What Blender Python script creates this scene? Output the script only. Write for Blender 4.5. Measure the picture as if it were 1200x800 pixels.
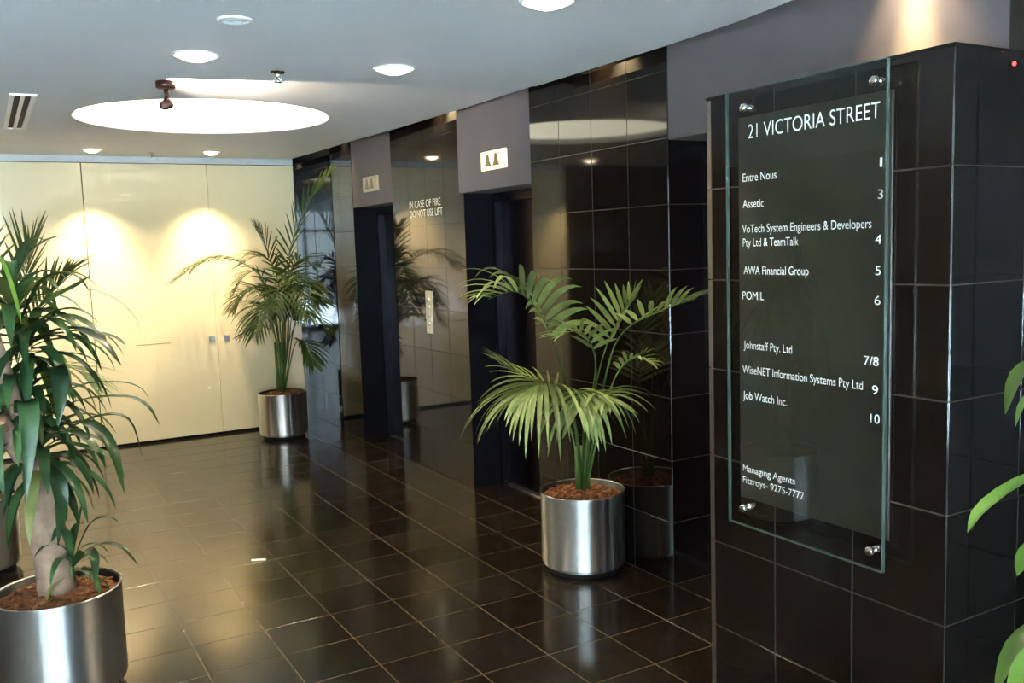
import bpy, bmesh, math, random
from mathutils import Vector, Matrix

random.seed(7)
scene = bpy.context.scene
for o in list(bpy.data.objects):
    bpy.data.objects.remove(o, do_unlink=True)
col = scene.collection

# ---------------------------------------------------------------- camera
CAM_R = Vector((0.86443184, -0.50170272, -0.0324342))
CAM_U = Vector((0.08041153, 0.07428908, 0.9939895))
CAM_F = Vector((0.49627773, 0.86184425, -0.10456053))
CAM_P = Vector((0, 0, 1.637))
FPX = 1071.7
cd = bpy.data.cameras.new('camera')
cam = bpy.data.objects.new('camera', cd)
col.objects.link(cam)
cd.sensor_width = 36
cd.lens = FPX * 36 / 1200
cd.clip_start = 0.02
m = Matrix((CAM_R, CAM_U, -CAM_F)).transposed().to_4x4()
m.translation = CAM_P
cam.matrix_world = m
scene.camera = cam

# ---------------------------------------------------------------- view, world
vs = scene.view_settings
vs.view_transform = 'Standard'
vs.look = 'None'
vs.gamma = 1
vs.use_curve_mapping = False
vs.exposure = 0.0
scene.cycles.sample_clamp_indirect = 0      # keep the full strength of the sunlit street seen by the ceiling
world = bpy.data.worlds.new('world')
scene.world = world
world.use_nodes = True
wn = world.node_tree
bg = wn.nodes['Background']
bg.inputs['Color'].default_value = (0.72, 0.85, 1.0, 1)      # bright overcast daylight in the street
bg.inputs['Strength'].default_value = 13.0

# daylight enters through the glazed entrance behind the camera: a portal guides sampling
def portal(loc, size, rot):
    l = bpy.data.lights.new('entrance_portal', 'AREA')
    l.shape = 'RECTANGLE'; l.size, l.size_y = size
    l.cycles.is_portal = True
    o = bpy.data.objects.new('entrance_portal', l)
    o.location = loc; o.rotation_euler = rot
    col.objects.link(o)
YE = -1.9                                                  # inner face of the entrance front
portal((-1.7, YE - 0.05, 1.3), (4.5, 2.6), (math.radians(90), 0, 0))
sd = bpy.data.lights.new('sun', 'SUN'); sd.energy = 440; sd.angle = 0.01; sd.color = (0.72, 0.86, 1.0)
sun = bpy.data.objects.new('sun', sd); col.objects.link(sun)
sun.rotation_euler = (math.radians(-20), 0, math.radians(12))      # high sun over the building, lights the street only

# light strengths
P_DOWN, P_WALLWASH, P_SLOT, E_DISC = 90, 68, 45, 6
WARM = (1.0, 0.80, 0.52)

# ---------------------------------------------------------------- helpers
WMAT = {}
def W(o):
    return WMAT.get(o.name, Matrix.Identity(4))
def put(o, parent=None, M=None):
    """link o; M is its world matrix"""
    col.objects.link(o)
    if M is None: M = Matrix.Identity(4)
    o.matrix_basis = M
    if parent is not None:
        o.parent = parent
        o.matrix_parent_inverse = W(parent).inverted()
    WMAT[o.name] = M.copy()
    return o
def tag(o, label, cat, group=None):
    o['label'] = label; o['category'] = cat
    if group: o['group'] = group
    return o
def thing(name, label, cat, loc=(0, 0, 0), group=None):
    o = bpy.data.objects.new(name, None)
    o.empty_display_size = 0.1
    put(o, None, Matrix.Translation(loc))
    return tag(o, label, cat, group)
def structure(name, loc=(0, 0, 0), label=None, cat=None):
    o = bpy.data.objects.new(name, None)
    put(o, None, Matrix.Translation(loc))
    o['kind'] = 'structure'
    if label: o['label'] = label
    if cat: o['category'] = cat
    return o

class MB:
    def __init__(s): s.v = []; s.f = []; s.smooth = []
    def add(s, v, f, smooth=False):
        n = len(s.v); s.v += [tuple(x) for x in v]
        s.f += [tuple(i + n for i in q) for q in f]
        s.smooth += [smooth] * len(f); return s
    def box(s, x0, x1, y0, y1, z0, z1):
        v = [(x, y, z) for z in (z0, z1) for y in (y0, y1) for x in (x0, x1)]
        return s.add(v, [(0, 2, 3, 1), (4, 5, 7, 6), (0, 1, 5, 4), (2, 6, 7, 3), (0, 4, 6, 2), (1, 3, 7, 5)])
    def cbox(s, x0, x1, y0, y1, z0, z1, c=0.003):
        """box with chamfered edges"""
        bm = bmesh.new()
        bmesh.ops.create_cube(bm, size=1)
        for v in bm.verts:
            v.co = Vector(((x0 + x1) / 2 + v.co.x * (x1 - x0), (y0 + y1) / 2 + v.co.y * (y1 - y0), (z0 + z1) / 2 + v.co.z * (z1 - z0)))
        bmesh.ops.bevel(bm, geom=bm.edges[:], offset=c, segments=1, affect='EDGES')
        bm.verts.index_update()
        s.add([v.co.copy() for v in bm.verts], [[v.index for v in f.verts] for f in bm.faces])
        bm.free(); return s
    def lathe(s, prof, n=48, cx=0, cy=0, cz=0, smooth=True):
        v = []; f = []
        for i in range(n):
            a = 2 * math.pi * i / n
            for r, z in prof: v.append((cx + r * math.cos(a), cy + r * math.sin(a), cz + z))
        k = len(prof)
        for i in range(n):
            j = (i + 1) % n
            for q in range(k - 1): f.append((i * k + q, j * k + q, j * k + q + 1, i * k + q + 1))
        return s.add(v, f, smooth)
    def tube(s, pts, rad, n=8, smooth=True):
        pts = [Vector(p) for p in pts]
        if not isinstance(rad, (list, tuple)): rad = [rad] * len(pts)
        v = []; f = []; ref = Vector((0.3, 0.5, 0.81)).normalized()
        for i, p in enumerate(pts):
            t = (pts[min(i + 1, len(pts) - 1)] - pts[max(i - 1, 0)]).normalized()
            a = t.cross(ref)
            if a.length < 0.05: a = t.cross(Vector((1, 0, 0)))
            a.normalize(); b = t.cross(a)
            for k in range(n):
                w = 2 * math.pi * k / n
                v.append(p + (a * math.cos(w) + b * math.sin(w)) * rad[i])
        for i in range(len(pts) - 1):
            for k in range(n):
                j = (k + 1) % n
                f.append((i * n + k, i * n + j, (i + 1) * n + j, (i + 1) * n + k))
        L = len(pts) - 1
        f.append(tuple(range(n - 1, -1, -1))); f.append(tuple(L * n + k for k in range(n)))
        return s.add(v, f, smooth)
    def mesh(s, name, mat):
        me = bpy.data.meshes.new(name)
        me.from_pydata(s.v, [], s.f)
        me.polygons.foreach_set('use_smooth', s.smooth)
        if mat: me.materials.append(mat)
        me.update(); return me
    def build(s, name, mat, parent=None, M=None):
        return put(bpy.data.objects.new(name, s.mesh(name, mat)), parent, M)

def face_mat(origin, facing):
    """local x right, y up, z out of a wall seen from the room"""
    if facing == '-x': c = ((0, -1, 0), (0, 0, 1), (-1, 0, 0))
    elif facing == '-y': c = ((1, 0, 0), (0, 0, 1), (0, -1, 0))
    else: c = ((1, 0, 0), (0, 1, 0), (0, 0, 1))
    M = Matrix([Vector(k) for k in c]).transposed().to_4x4()
    M.translation = Vector(origin); return M

# ---------------------------------------------------------------- materials
def new_mat(name):
    mt = bpy.data.materials.new(name); mt.use_nodes = True
    nt = mt.node_tree; return mt, nt, nt.nodes['Principled BSDF']
def rgb(c): return (c[0], c[1], c[2], 1)
def plain(name, c, rough=0.5, metal=0.0, noise=0.0, nscale=12, bump=0.0, bscale=200, ior=1.5, emit=None, estr=0, coat=0, objvar=0.0, aniso=0):
    mt, nt, b = new_mat(name)
    b.inputs['Base Color'].default_value = rgb(c)
    b.inputs['Roughness'].default_value = rough
    b.inputs['Metallic'].default_value = metal
    b.inputs['IOR'].default_value = ior
    if coat: b.inputs['Coat Weight'].default_value = coat; b.inputs['Coat Roughness'].default_value = 0.03
    tc = nt.nodes.new('ShaderNodeTexCoord')
    sock = None
    if noise:
        n = nt.nodes.new('ShaderNodeTexNoise'); n.inputs['Scale'].default_value = nscale; n.inputs['Detail'].default_value = 5
        nt.links.new(tc.outputs['Object'], n.inputs['Vector'])
        r = nt.nodes.new('ShaderNodeValToRGB')
        r.color_ramp.elements[0].position = 0.3; r.color_ramp.elements[1].position = 0.7
        r.color_ramp.elements[0].color = rgb([max(0, k * (1 - noise)) for k in c])
        r.color_ramp.elements[1].color = rgb([min(1, k * (1 + noise)) for k in c])
        nt.links.new(n.outputs['Fac'], r.inputs['Fac']); sock = r.outputs['Color']
    if objvar:
        oi = nt.nodes.new('ShaderNodeObjectInfo')
        mr = nt.nodes.new('ShaderNodeMapRange'); mr.inputs['To Min'].default_value = 1 - objvar; mr.inputs['To Max'].default_value = 1 + objvar
        nt.links.new(oi.outputs['Random'], mr.inputs['Value'])
        hs = nt.nodes.new('ShaderNodeHueSaturation')
        if sock: nt.links.new(sock, hs.inputs['Color'])
        else: hs.inputs['Color'].default_value = rgb(c)
        nt.links.new(mr.outputs['Result'], hs.inputs['Value']); sock = hs.outputs['Color']
    if sock: nt.links.new(sock, b.inputs['Base Color'])
    if bump:
        n2 = nt.nodes.new('ShaderNodeTexNoise'); n2.inputs['Scale'].default_value = bscale
        nt.links.new(tc.outputs['Object'], n2.inputs['Vector'])
        bp = nt.nodes.new('ShaderNodeBump'); bp.inputs['Strength'].default_value = bump; bp.inputs['Distance'].default_value = 0.002
        nt.links.new(n2.outputs['Fac'], bp.inputs['Height']); nt.links.new(bp.outputs['Normal'], b.inputs['Normal'])
    if emit:
        b.inputs['Emission Color'].default_value = rgb(emit); b.inputs['Emission Strength'].default_value = estr
    if aniso:
        b.inputs['Anisotropic'].default_value = aniso
        tg = nt.nodes.new('ShaderNodeTangent'); tg.direction_type = 'RADIAL'; tg.axis = 'Z'
        nt.links.new(tg.outputs['Tangent'], b.inputs['Tangent'])
        b.inputs['Anisotropic Rotation'].default_value = 0.25
    return mt
def pane(name, tint, edge=False):
    """clear sheet glass: transparent with a Fresnel reflection"""
    mt = bpy.data.materials.new(name); mt.use_nodes = True; nt = mt.node_tree
    nt.nodes.remove(nt.nodes['Principled BSDF'])
    out = nt.nodes['Material Output']
    t = nt.nodes.new('ShaderNodeBsdfTransparent'); t.inputs['Color'].default_value = rgb(tint)
    g = nt.nodes.new('ShaderNodeBsdfGlossy'); g.inputs['Roughness'].default_value = 0.0
    fr = nt.nodes.new('ShaderNodeFresnel'); fr.inputs['IOR'].default_value = 1.5
    mx = nt.nodes.new('ShaderNodeMixShader')
    ge = nt.nodes.new('ShaderNodeNewGeometry'); inv = nt.nodes.new('ShaderNodeMath'); inv.operation = 'SUBTRACT'; inv.inputs[0].default_value = 1.0
    mul = nt.nodes.new('ShaderNodeMath'); mul.operation = 'MULTIPLY'       # reflect at the outer faces only (no false total reflection inside the sheet)
    nt.links.new(ge.outputs['Backfacing'], inv.inputs[1]); nt.links.new(inv.outputs[0], mul.inputs[0]); nt.links.new(fr.outputs['Fac'], mul.inputs[1])
    nt.links.new(mul.outputs[0], mx.inputs['Fac']); nt.links.new(t.outputs[0], mx.inputs[1]); nt.links.new(g.outputs[0], mx.inputs[2])
    nt.links.new(mx.outputs[0], out.inputs['Surface']); return mt

M_FTILE = plain('floor_granite', (0.016, 0.0115, 0.0075), 0.13, noise=0.45, nscale=55, objvar=0.25, bump=0.03, bscale=60, ior=1.6)
M_FGROUT = plain('floor_grout', (0.085, 0.062, 0.042), 0.2, noise=0.2, ior=1.6)
M_WTILE = plain('wall_granite', (0.0065, 0.0045, 0.0036), 0.05, noise=0.3, nscale=250, objvar=0.3, ior=1.5)
M_WGROUT = plain('wall_grout', (0.05, 0.045, 0.042), 0.3)
M_MIRRORSTONE = plain('mirror_polished_stone', (0.006, 0.006, 0.007), 0.03, ior=2.0)
M_BGROUT = plain('block_grout', (0.05, 0.040, 0.033), 0.4)
M_BTILE = plain('block_granite', (0.009, 0.0055, 0.0033), 0.10, noise=0.3, nscale=260, objvar=0.25)
M_CEIL = plain('ceiling_paint', (0.70, 0.70, 0.70), 0.85, noise=0.02, nscale=3)
M_GREY = plain('grey_plaster', (0.115, 0.100, 0.104), 0.7, noise=0.03, nscale=4)
M_CREAM = plain('cream_back_painted_glass', (0.82, 0.68, 0.41), 0.25, noise=0.03, nscale=2, coat=0.6)
M_STEEL = plain('brushed_steel', (0.80, 0.79, 0.77), 0.42, 1.0, noise=0.04, nscale=30, aniso=1.0)
M_SATIN = plain('satin_steel', (0.62, 0.61, 0.60), 0.3, 1.0)
M_CHROME = plain('polished_steel', (0.75, 0.74, 0.72), 0.12, 1.0)
M_BLACK = plain('black_rubber', (0.012, 0.012, 0.012), 0.5)
M_LINER = plain('black_plastic_liner', (0.01, 0.01, 0.01), 0.4)
M_MULCH = plain('bark_mulch', (0.23, 0.085, 0.030), 0.9, noise=0.6, nscale=45, bump=0.8, bscale=80)
M_DARKMETAL = plain('dark_bronze_lift_steel', (0.050, 0.034, 0.048), 0.28, 1.0)
M_FRAME = plain('black_anodised_frame', (0.012, 0.012, 0.016), 0.25, 0.6)
M_WHITE = plain('white_enamel', (0.75, 0.75, 0.74), 0.4)
M_LETTER = plain('white_vinyl', (0.82, 0.80, 0.74), 0.5)
M_SILVERLETTER = plain('silver_vinyl', (0.62, 0.57, 0.47), 0.45)
M_PLATE = plain('dark_olive_backing', (0.038, 0.033, 0.022), 0.3)
M_LAMP = plain('lamp_glass', (1, 1, 1), 0.3, emit=(1.0, 0.82, 0.55), estr=30)
M_SLOTLAMP = plain('slot_lamp_glass', (1, 1, 1), 0.3, emit=(1.0, 0.66, 0.36), estr=10)
M_DISC = plain('luminous_ceiling_diffuser', (0.9, 0.9, 0.8), 0.5, emit=(1.0, 0.95, 0.70), estr=E_DISC)
M_SIGNLIT = plain('backlit_cream_acrylic', (0.8, 0.7, 0.5), 0.4, emit=(1.0, 0.74, 0.38), estr=0.95)
M_SIGNDIM = plain('unlit_cream_acrylic', (0.50, 0.40, 0.27), 0.4)
M_ARROW = plain('bronze_arrow', (0.20, 0.15, 0.09), 0.4)
M_RED = plain('red_glow', (0.6, 0.02, 0.02), 0.3, emit=(1.0, 0.03, 0.03), estr=9)  # glow standing in for a red light reflected in the block
M_VENTDARK = plain('vent_slot_dark', (0.015, 0.013, 0.012), 0.8)
M_SPOT = plain('bronze_spotlight_body', (0.10, 0.045, 0.035), 0.35, 0.5)
M_BARK = plain('cane_bark', (0.34, 0.22, 0.15), 0.9, noise=0.35, nscale=18, bump=0.7, bscale=35)
M_CUT = plain('cane_cut_end', (0.48, 0.25, 0.12), 0.85, noise=0.3, nscale=40)
M_JAMB = plain('black_lift_jamb', (0.006, 0.006, 0.008), 0.45, ior=1.2)
M_DARKSTONE = plain('dark_brown_stone', (0.02, 0.016, 0.013), 0.5)
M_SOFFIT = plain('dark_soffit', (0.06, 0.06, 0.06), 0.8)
M_PAVE = plain('street_paving', (0.42, 0.43, 0.45), 0.85, noise=0.15, nscale=3)
M_GLASS = pane('clear_sheet_glass', (0.90, 0.95, 0.93))
M_SIGNGLASS = pane('green_tinted_sign_glass', (0.91, 0.935, 0.92))
M_GLASSEDGE = plain('polished_glass_edge', (0.08, 0.115, 0.098), 0.15)
M_PAPER = plain('paper', (0.8, 0.8, 0.78), 0.8)
def leaf_mat(name, c, c2, rough=0.38):
    mt, nt, b = new_mat(name)
    tc = nt.nodes.new('ShaderNodeTexCoord')
    n = nt.nodes.new('ShaderNodeTexNoise'); n.inputs['Scale'].default_value = 6; n.inputs['Detail'].default_value = 3
    nt.links.new(tc.outputs['Object'], n.inputs['Vector'])
    r = nt.nodes.new('ShaderNodeValToRGB'); r.color_ramp.elements[0].position = 0.35; r.color_ramp.elements[1].position = 0.68
    r.color_ramp.elements[0].color = rgb(c); r.color_ramp.elements[1].color = rgb(c2)
    nt.links.new(n.outputs['Fac'], r.inputs['Fac'])
    oi = nt.nodes.new('ShaderNodeObjectInfo')
    mr = nt.nodes.new('ShaderNodeMapRange'); mr.inputs['To Min'].default_value = 0.55; mr.inputs['To Max'].default_value = 1.5
    nt.links.new(oi.outputs['Random'], mr.inputs['Value'])
    hs = nt.nodes.new('ShaderNodeHueSaturation')
    nt.links.new(r.outputs['Color'], hs.inputs['Color']); nt.links.new(mr.outputs['Result'], hs.inputs['Value'])
    nt.links.new(hs.outputs['Color'], b.inputs['Base Color'])
    b.inputs['Roughness'].default_value = rough
    tr = nt.nodes.new('ShaderNodeBsdfTranslucent')
    nt.links.new(hs.outputs['Color'], tr.inputs['Color'])
    mx = nt.nodes.new('ShaderNodeMixShader'); mx.inputs['Fac'].default_value = 0.28
    out = nt.nodes['Material Output']
    nt.links.new(b.outputs[0], mx.inputs[1]); nt.links.new(tr.outputs[0], mx.inputs[2]); nt.links.new(mx.outputs[0], out.inputs['Surface'])
    return mt
M_PALM = leaf_mat('kentia_leaf', (0.11, 0.17, 0.045), (0.25, 0.31, 0.11))
M_PALMFAR = leaf_mat('kentia_leaf_backlit', (0.035, 0.068, 0.014), (0.095, 0.145, 0.032))  # darker copy of the palm leaf: backlit shade put into the colour
M_STEM = leaf_mat('palm_stem', (0.07, 0.14, 0.03), (0.12, 0.20, 0.045))
M_DRAC = leaf_mat('dracaena_leaf', (0.022, 0.070, 0.022), (0.070, 0.145, 0.042), 0.33)
M_DRACLIGHT = leaf_mat('dracaena_leaf_light', (0.12, 0.25, 0.035), (0.22, 0.36, 0.06), 0.3)
M_DRACYELLOW = leaf_mat('dracaena_leaf_yellowed', (0.10, 0.13, 0.03), (0.24, 0.24, 0.07), 0.4)

# plant stems: rachis or leaf midrib points, metres from the pot centre (right, away, up)
FRONT_PALM=[
    [(0.007, 0, 0.417), (-0.03, -0.03, 0.751), (-0.101, -0.08, 1.059), (-0.18, -0.14, 1.288), (-0.299, -0.2, 1.418), (-0.435, -0.26, 1.393)],
    [(0.015, 0, 0.416), (0.084, -0.1, 0.825), (0.144, -0.25, 1.142), (0.232, -0.38, 1.274), (0.367, -0.5, 1.344), (0.467, -0.58, 1.383)],
    [(-0.01, 0, 0.417), (-0.034, -0.08, 0.74), (-0.077, -0.15, 0.881), (-0.135, -0.22, 0.969), (-0.218, -0.3, 0.992), (-0.299, -0.37, 0.958)],
    [(0.011, 0, 0.417), (0.037, -0.05, 0.774), (0.072, -0.1, 1.035), (0.037, -0.16, 1.176), (-0.04, -0.22, 1.225), (-0.111, -0.27, 1.208)],
    [(0.024, 0, 0.416), (0.094, -0.06, 0.753), (0.17, -0.1, 0.99), (0.247, -0.16, 1.079), (0.328, -0.24, 1.066)],
    [(0.002, 0, 0.417), (0.007, -0.1, 0.764), (0.001, -0.22, 0.907), (-0.016, -0.34, 0.959), (-0.042, -0.46, 0.894)],
    [(-0.002, 0, 0.417), (-0.051, 0.05, 0.714), (-0.143, 0.1, 0.906), (-0.284, 0.12, 0.974), (-0.399, 0.12, 1.044)],
    [(0.02, 0, 0.416), (0.061, 0.03, 0.802), (0.118, 0.02, 1.061), (0.181, -0.05, 1.236), (0.247, -0.14, 1.372)],
    [(0.007, 0, 0.417), (0.027, -0.15, 0.752), (0.066, -0.3, 0.934), (0.108, -0.42, 0.921)],
]
FAR_PALM=[
    [(0.031, 0, 0.435), (0.055, 0, 0.855), (0.065, 0, 1.271), (0.161, -0.05, 1.68), (0.349, -0.1, 2.062), (0.563, -0.15, 2.305)],
    [(0.008, 0, 0.435), (-0.006, -0.03, 1.087), (-0.1, -0.08, 1.429), (-0.328, -0.15, 1.593), (-0.557, -0.22, 1.573), (-0.763, -0.28, 1.443)],
    [(0.008, 0, 0.435), (0.019, 0, 1.008), (-0.009, 0, 1.424), (-0.067, 0, 1.702), (-0.148, 0, 1.853)],
    [(0.031, 0, 0.435), (0.149, -0.05, 0.97), (0.285, -0.12, 1.233), (0.396, -0.2, 1.197)],
    [(0.008, 0, 0.435), (-0.012, -0.05, 0.9), (-0.13, -0.12, 1.001), (-0.259, -0.2, 0.945)],
    [(0.031, 0, 0.435), (0.151, -0.06, 0.82), (0.256, -0.12, 0.846), (0.337, -0.2, 0.658)],
    [(0.023, 0, 0.435), (0.063, -0.03, 1.122), (0.139, -0.08, 1.444), (0.259, -0.15, 1.567), (0.384, -0.2, 1.513)],
    [(0.016, 0, 0.435), (-0.015, -0.05, 1.104), (-0.11, -0.12, 1.32), (-0.223, -0.2, 1.291), (-0.289, -0.25, 1.171)],
    [(0.016, 0, 0.435), (0.079, -0.15, 1.019), (0.118, -0.3, 1.285), (0.136, -0.45, 1.328), (0.143, -0.6, 1.161)],
    [(0.023, 0, 0.435), (0.126, -0.12, 1.052), (0.216, -0.25, 1.316), (0.316, -0.4, 1.32), (0.383, -0.5, 1.096)],
    [(0.016, 0, 0.435), (0.007, -0.1, 1.017), (-0.017, -0.25, 1.192), (-0.029, -0.4, 1.173), (-0.064, -0.5, 0.968)],
    [(0.023, 0, 0.435), (0.068, 0.05, 1.154), (0.16, 0.08, 1.415), (0.293, 0.05, 1.374), (0.37, 0, 1.208)],
    [(0.016, 0, 0.435), (0.03, 0.05, 1.155), (-0.043, 0.1, 1.535), (-0.181, 0.12, 1.615), (-0.347, 0.1, 1.53)],
]
LEFT_PALM=[
    [(0.002, 0, 0.323), (0.223, 0, 0.912), (0.33, 0, 1.356), (0.398, 0, 1.584), (0.431, 0, 1.705)],
    [(0.002, 0, 0.323), (0.204, 0.05, 0.858), (0.323, 0.08, 1.26), (0.453, 0.08, 1.459), (0.59, 0.05, 1.576)],
    [(-0.016, 0, 0.323), (0.181, -0.05, 0.877), (0.228, -0.1, 1.324), (0.238, -0.15, 1.585), (0.191, -0.2, 1.672)],
    [(-0.016, 0, 0.323), (0.177, 0.1, 0.757), (0.285, 0.2, 1.016), (0.45, 0.25, 1.051), (0.583, 0.25, 0.952)],
]
DRACAENA_LEAVES=[
    [(0.018, 0, 1.467), (0.121, -0.03, 1.513), (0.189, -0.05, 1.542), (0.252, -0.06, 1.583)],
    [(0.005, 0, 1.499), (0.156, 0.05, 1.529), (0.267, 0.08, 1.486), (0.327, 0.1, 1.412), (0.345, 0.1, 1.353)],
    [(-0.034, 0, 1.406), (0.134, -0.05, 1.436), (0.251, -0.08, 1.389), (0.305, -0.1, 1.337)],
    [(-0.039, 0, 1.344), (0.17, -0.1, 1.393), (0.308, -0.16, 1.349), (0.391, -0.2, 1.267)],
    [(-0.039, 0, 1.344), (0.161, -0.02, 1.377), (0.303, -0.05, 1.353), (0.354, -0.06, 1.321)],
    [(-0.036, 0, 1.025), (0.154, -0.05, 1.123), (0.339, -0.08, 1.138), (0.428, -0.1, 1.107), (0.469, -0.1, 1.034)],
    [(-0.036, 0, 1.025), (0.07, 0.1, 1.15), (0.228, 0.15, 1.16), (0.296, 0.18, 1.13), (0.326, 0.18, 1.085)],
    [(-0.039, 0, 0.993), (0.187, -0.1, 1.053), (0.318, -0.18, 0.988), (0.376, -0.22, 0.819)],
    [(-0.026, 0, 0.96), (0.165, 0.05, 1.041), (0.28, 0.08, 1.025), (0.318, 0.1, 0.86)],
    [(-0.011, 0, 0.943), (0.11, -0.05, 0.966), (0.285, -0.1, 0.924), (0.328, -0.1, 0.844)],
    [(-0.019, 0, 1.216), (0.138, -0.15, 1.263), (0.17, -0.2, 1.179), (0.164, -0.22, 1.062)],
    [(0.033, -0.16, 1.418), (0.024, -0.18, 1.524), (0.004, -0.2, 1.639), (-0.043, -0.22, 1.702)],
    [(-0.012, -0.1, 1.399), (0.103, -0.12, 1.563), (0.2, -0.1, 1.583), (0.255, -0.08, 1.511)],
    [(-0.096, 0, 1.059), (0.049, -0.2, 1.152), (0.088, -0.26, 1.073), (0.072, -0.3, 0.815)],
    [(-0.015, 0, 0.895), (0.079, -0.1, 0.868), (0.102, -0.12, 0.762), (0.076, -0.12, 0.604)],
    [(-0.131, 0, 1.028), (-0.063, -0.2, 1.066), (-0.045, -0.25, 0.955), (-0.01, -0.28, 0.842)],
    [(0.054, 0, 0.498), (0.087, 0, 0.597), (0.111, 0, 0.695), (0.133, 0, 0.759)],
    [(0.063, 0, 0.498), (0.139, 0, 0.644), (0.197, 0.02, 0.666), (0.239, 0.03, 0.642)],
    [(0.063, 0, 0.498), (0.158, -0.02, 0.568), (0.263, -0.04, 0.571), (0.332, -0.05, 0.5)],
    [(0.062, 0, 0.481), (0.145, -0.06, 0.566), (0.193, -0.1, 0.545), (0.201, -0.12, 0.456)],
    [(0.063, 0, 0.498), (0.074, -0.05, 0.613), (0.067, -0.08, 0.656), (0.042, -0.1, 0.615)],
]
RIGHT_LEAVES=[
    [(-0.095, 0, 1.119), (-0.213, -0.02, 1.137), (-0.288, -0.03, 1.119), (-0.362, -0.04, 1.071), (-0.389, -0.04, 1.026)],
    [(-0.138, 0, 1.335), (-0.229, -0.02, 1.367), (-0.28, -0.02, 1.342), (-0.307, -0.02, 1.263)],
    [(-0.083, 0, 1.262), (-0.159, 0.05, 1.31), (-0.216, 0.06, 1.274), (-0.241, 0.06, 1.22)],
    [(-0.09, 0, 0.974), (-0.219, -0.05, 1.013), (-0.276, -0.06, 0.983), (-0.297, -0.06, 0.939)],
    [(-0.084, 0, 0.807), (-0.21, -0.03, 0.824), (-0.285, -0.04, 0.776), (-0.332, -0.05, 0.682)],
    [(-0.084, 0, 0.789), (-0.251, -0.1, 0.811), (-0.315, -0.12, 0.761), (-0.335, -0.12, 0.655)],
]

# ================================================================ SETTING
XW, XF, XB = 2.747, 2.785, 2.12      # near lift wall, far lift wall, directory block face
YC, HN, HF = 8.515, 2.47, 2.50       # cream wall, near and far ceiling heights
T = 0.3
DOORX = 3.04

# ---- tiles
_tile = {}
def tile_mesh(w, h, mat, gap=0.004, t=0.009):
    key = (round(w, 3), round(h, 3), mat.name, gap)
    if key not in _tile:
        b = MB(); x, y = (w - gap) / 2, (h - gap) / 2; c = 0.0007
        v = [(-x, -y, 0), (x, -y, 0), (x, y, 0), (-x, y, 0)]
        v += [(-x, -y, t - c), (x, -y, t - c), (x, y, t - c), (-x, y, t - c)]
        v += [(-x + c, -y + c, t), (x - c, -y + c, t), (x - c, y - c, t), (-x + c, y - c, t)]
        f = [(8, 9, 10, 11)]
        for i in range(4):
            j = (i + 1) % 4
            f += [(i, j, 4 + j, 4 + i), (4 + i, 4 + j, 8 + j, 8 + i)]
        b.add(v, f); _tile[key] = b.mesh('tile', mat)
    return _tile[key]
def lay(parent, origin, facing, xs, ys, mat, t=0.009, gap=0.004):
    """tiles on a face; origin = lower left corner seen from the room, surface of the tiles"""
    F = face_mat(origin, facing)
    for i in range(len(xs) - 1):
        for j in range(len(ys) - 1):
            w, h = xs[i + 1] - xs[i], ys[j + 1] - ys[j]
            if w < 0.02 or h < 0.02: continue
            M = F @ Matrix.Translation(((xs[i] + xs[i + 1]) / 2, (ys[j] + ys[j + 1]) / 2, -t))
            M = M @ Matrix.Rotation(random.uniform(-1, 1) * 0.0002, 4, 'X') @ Matrix.Rotation(random.uniform(-1, 1) * 0.0002, 4, 'Y')
            put(bpy.data.objects.new('tile', tile_mesh(w, h, mat, gap, t)), parent, M)
def steps(a, b, s=T):
    r = [a]
    while r[-1] + s < b - 0.03: r.append(r[-1] + s)
    r.append(b); return [k - a for k in r]

# ---- floor: substrate of grout, granite tiles laid on it
floor = MB().box(-4.0, 3.3, YE, 9.0, -0.08, -0.0007).build('floor', M_FGROUT)
floor['kind'] = 'structure'
def project(P):
    d = Vector(P) - CAM_P; z = d.dot(CAM_F)
    if z < 0.1: return None
    return 600 + FPX * d.dot(CAM_R) / z, 400 - FPX * d.dot(CAM_U) / z, z
cells = []
gx = [XW - T * k for k in range(-1, 23)]
gy = [3.295 + T * k for k in range(-25, 19)]
for x in gx:
    for y in gy:
        x0, x1 = max(x - T, -4.0), min(x, 3.05); y0, y1 = max(y, YE), min(y + T, YC)
        if x1 - x0 < 0.02 or y1 - y0 < 0.02: continue
        q = project(((x0 + x1) / 2, (y0 + y1) / 2, 0))
        vis = q is not None and -40 < q[0] < 1150 and q[1] < 830
        hid = (y1 < 2.34 and x1 > XB)
        cells.append((0 if vis and not hid else 1, q[2] if q else 99, x0, x1, y0, y1))
cells.sort()
rest = MB()
for n, (k, z, x0, x1, y0, y1) in enumerate(cells):
    w, h = x1 - x0, y1 - y0
    if n < 300 and k == 0:
        M = Matrix.Translation(((x0 + x1) / 2, (y0 + y1) / 2, -0.009)) @ Matrix.Rotation(random.uniform(-1, 1) * 0.0007, 4, 'X') @ Matrix.Rotation(random.uniform(-1, 1) * 0.0007, 4, 'Y')
        put(bpy.data.objects.new('tile', tile_mesh(w, h, M_FTILE, 0.0065)), floor, M)
    else:
        g = 0.00325
        rest.box(x0 + g, x1 - g, y0 + g, y1 - g, -0.009, 0)
ro = rest.build('distant_tiles', M_FTILE, floor); ro['kind'] = 'stuff'

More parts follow.
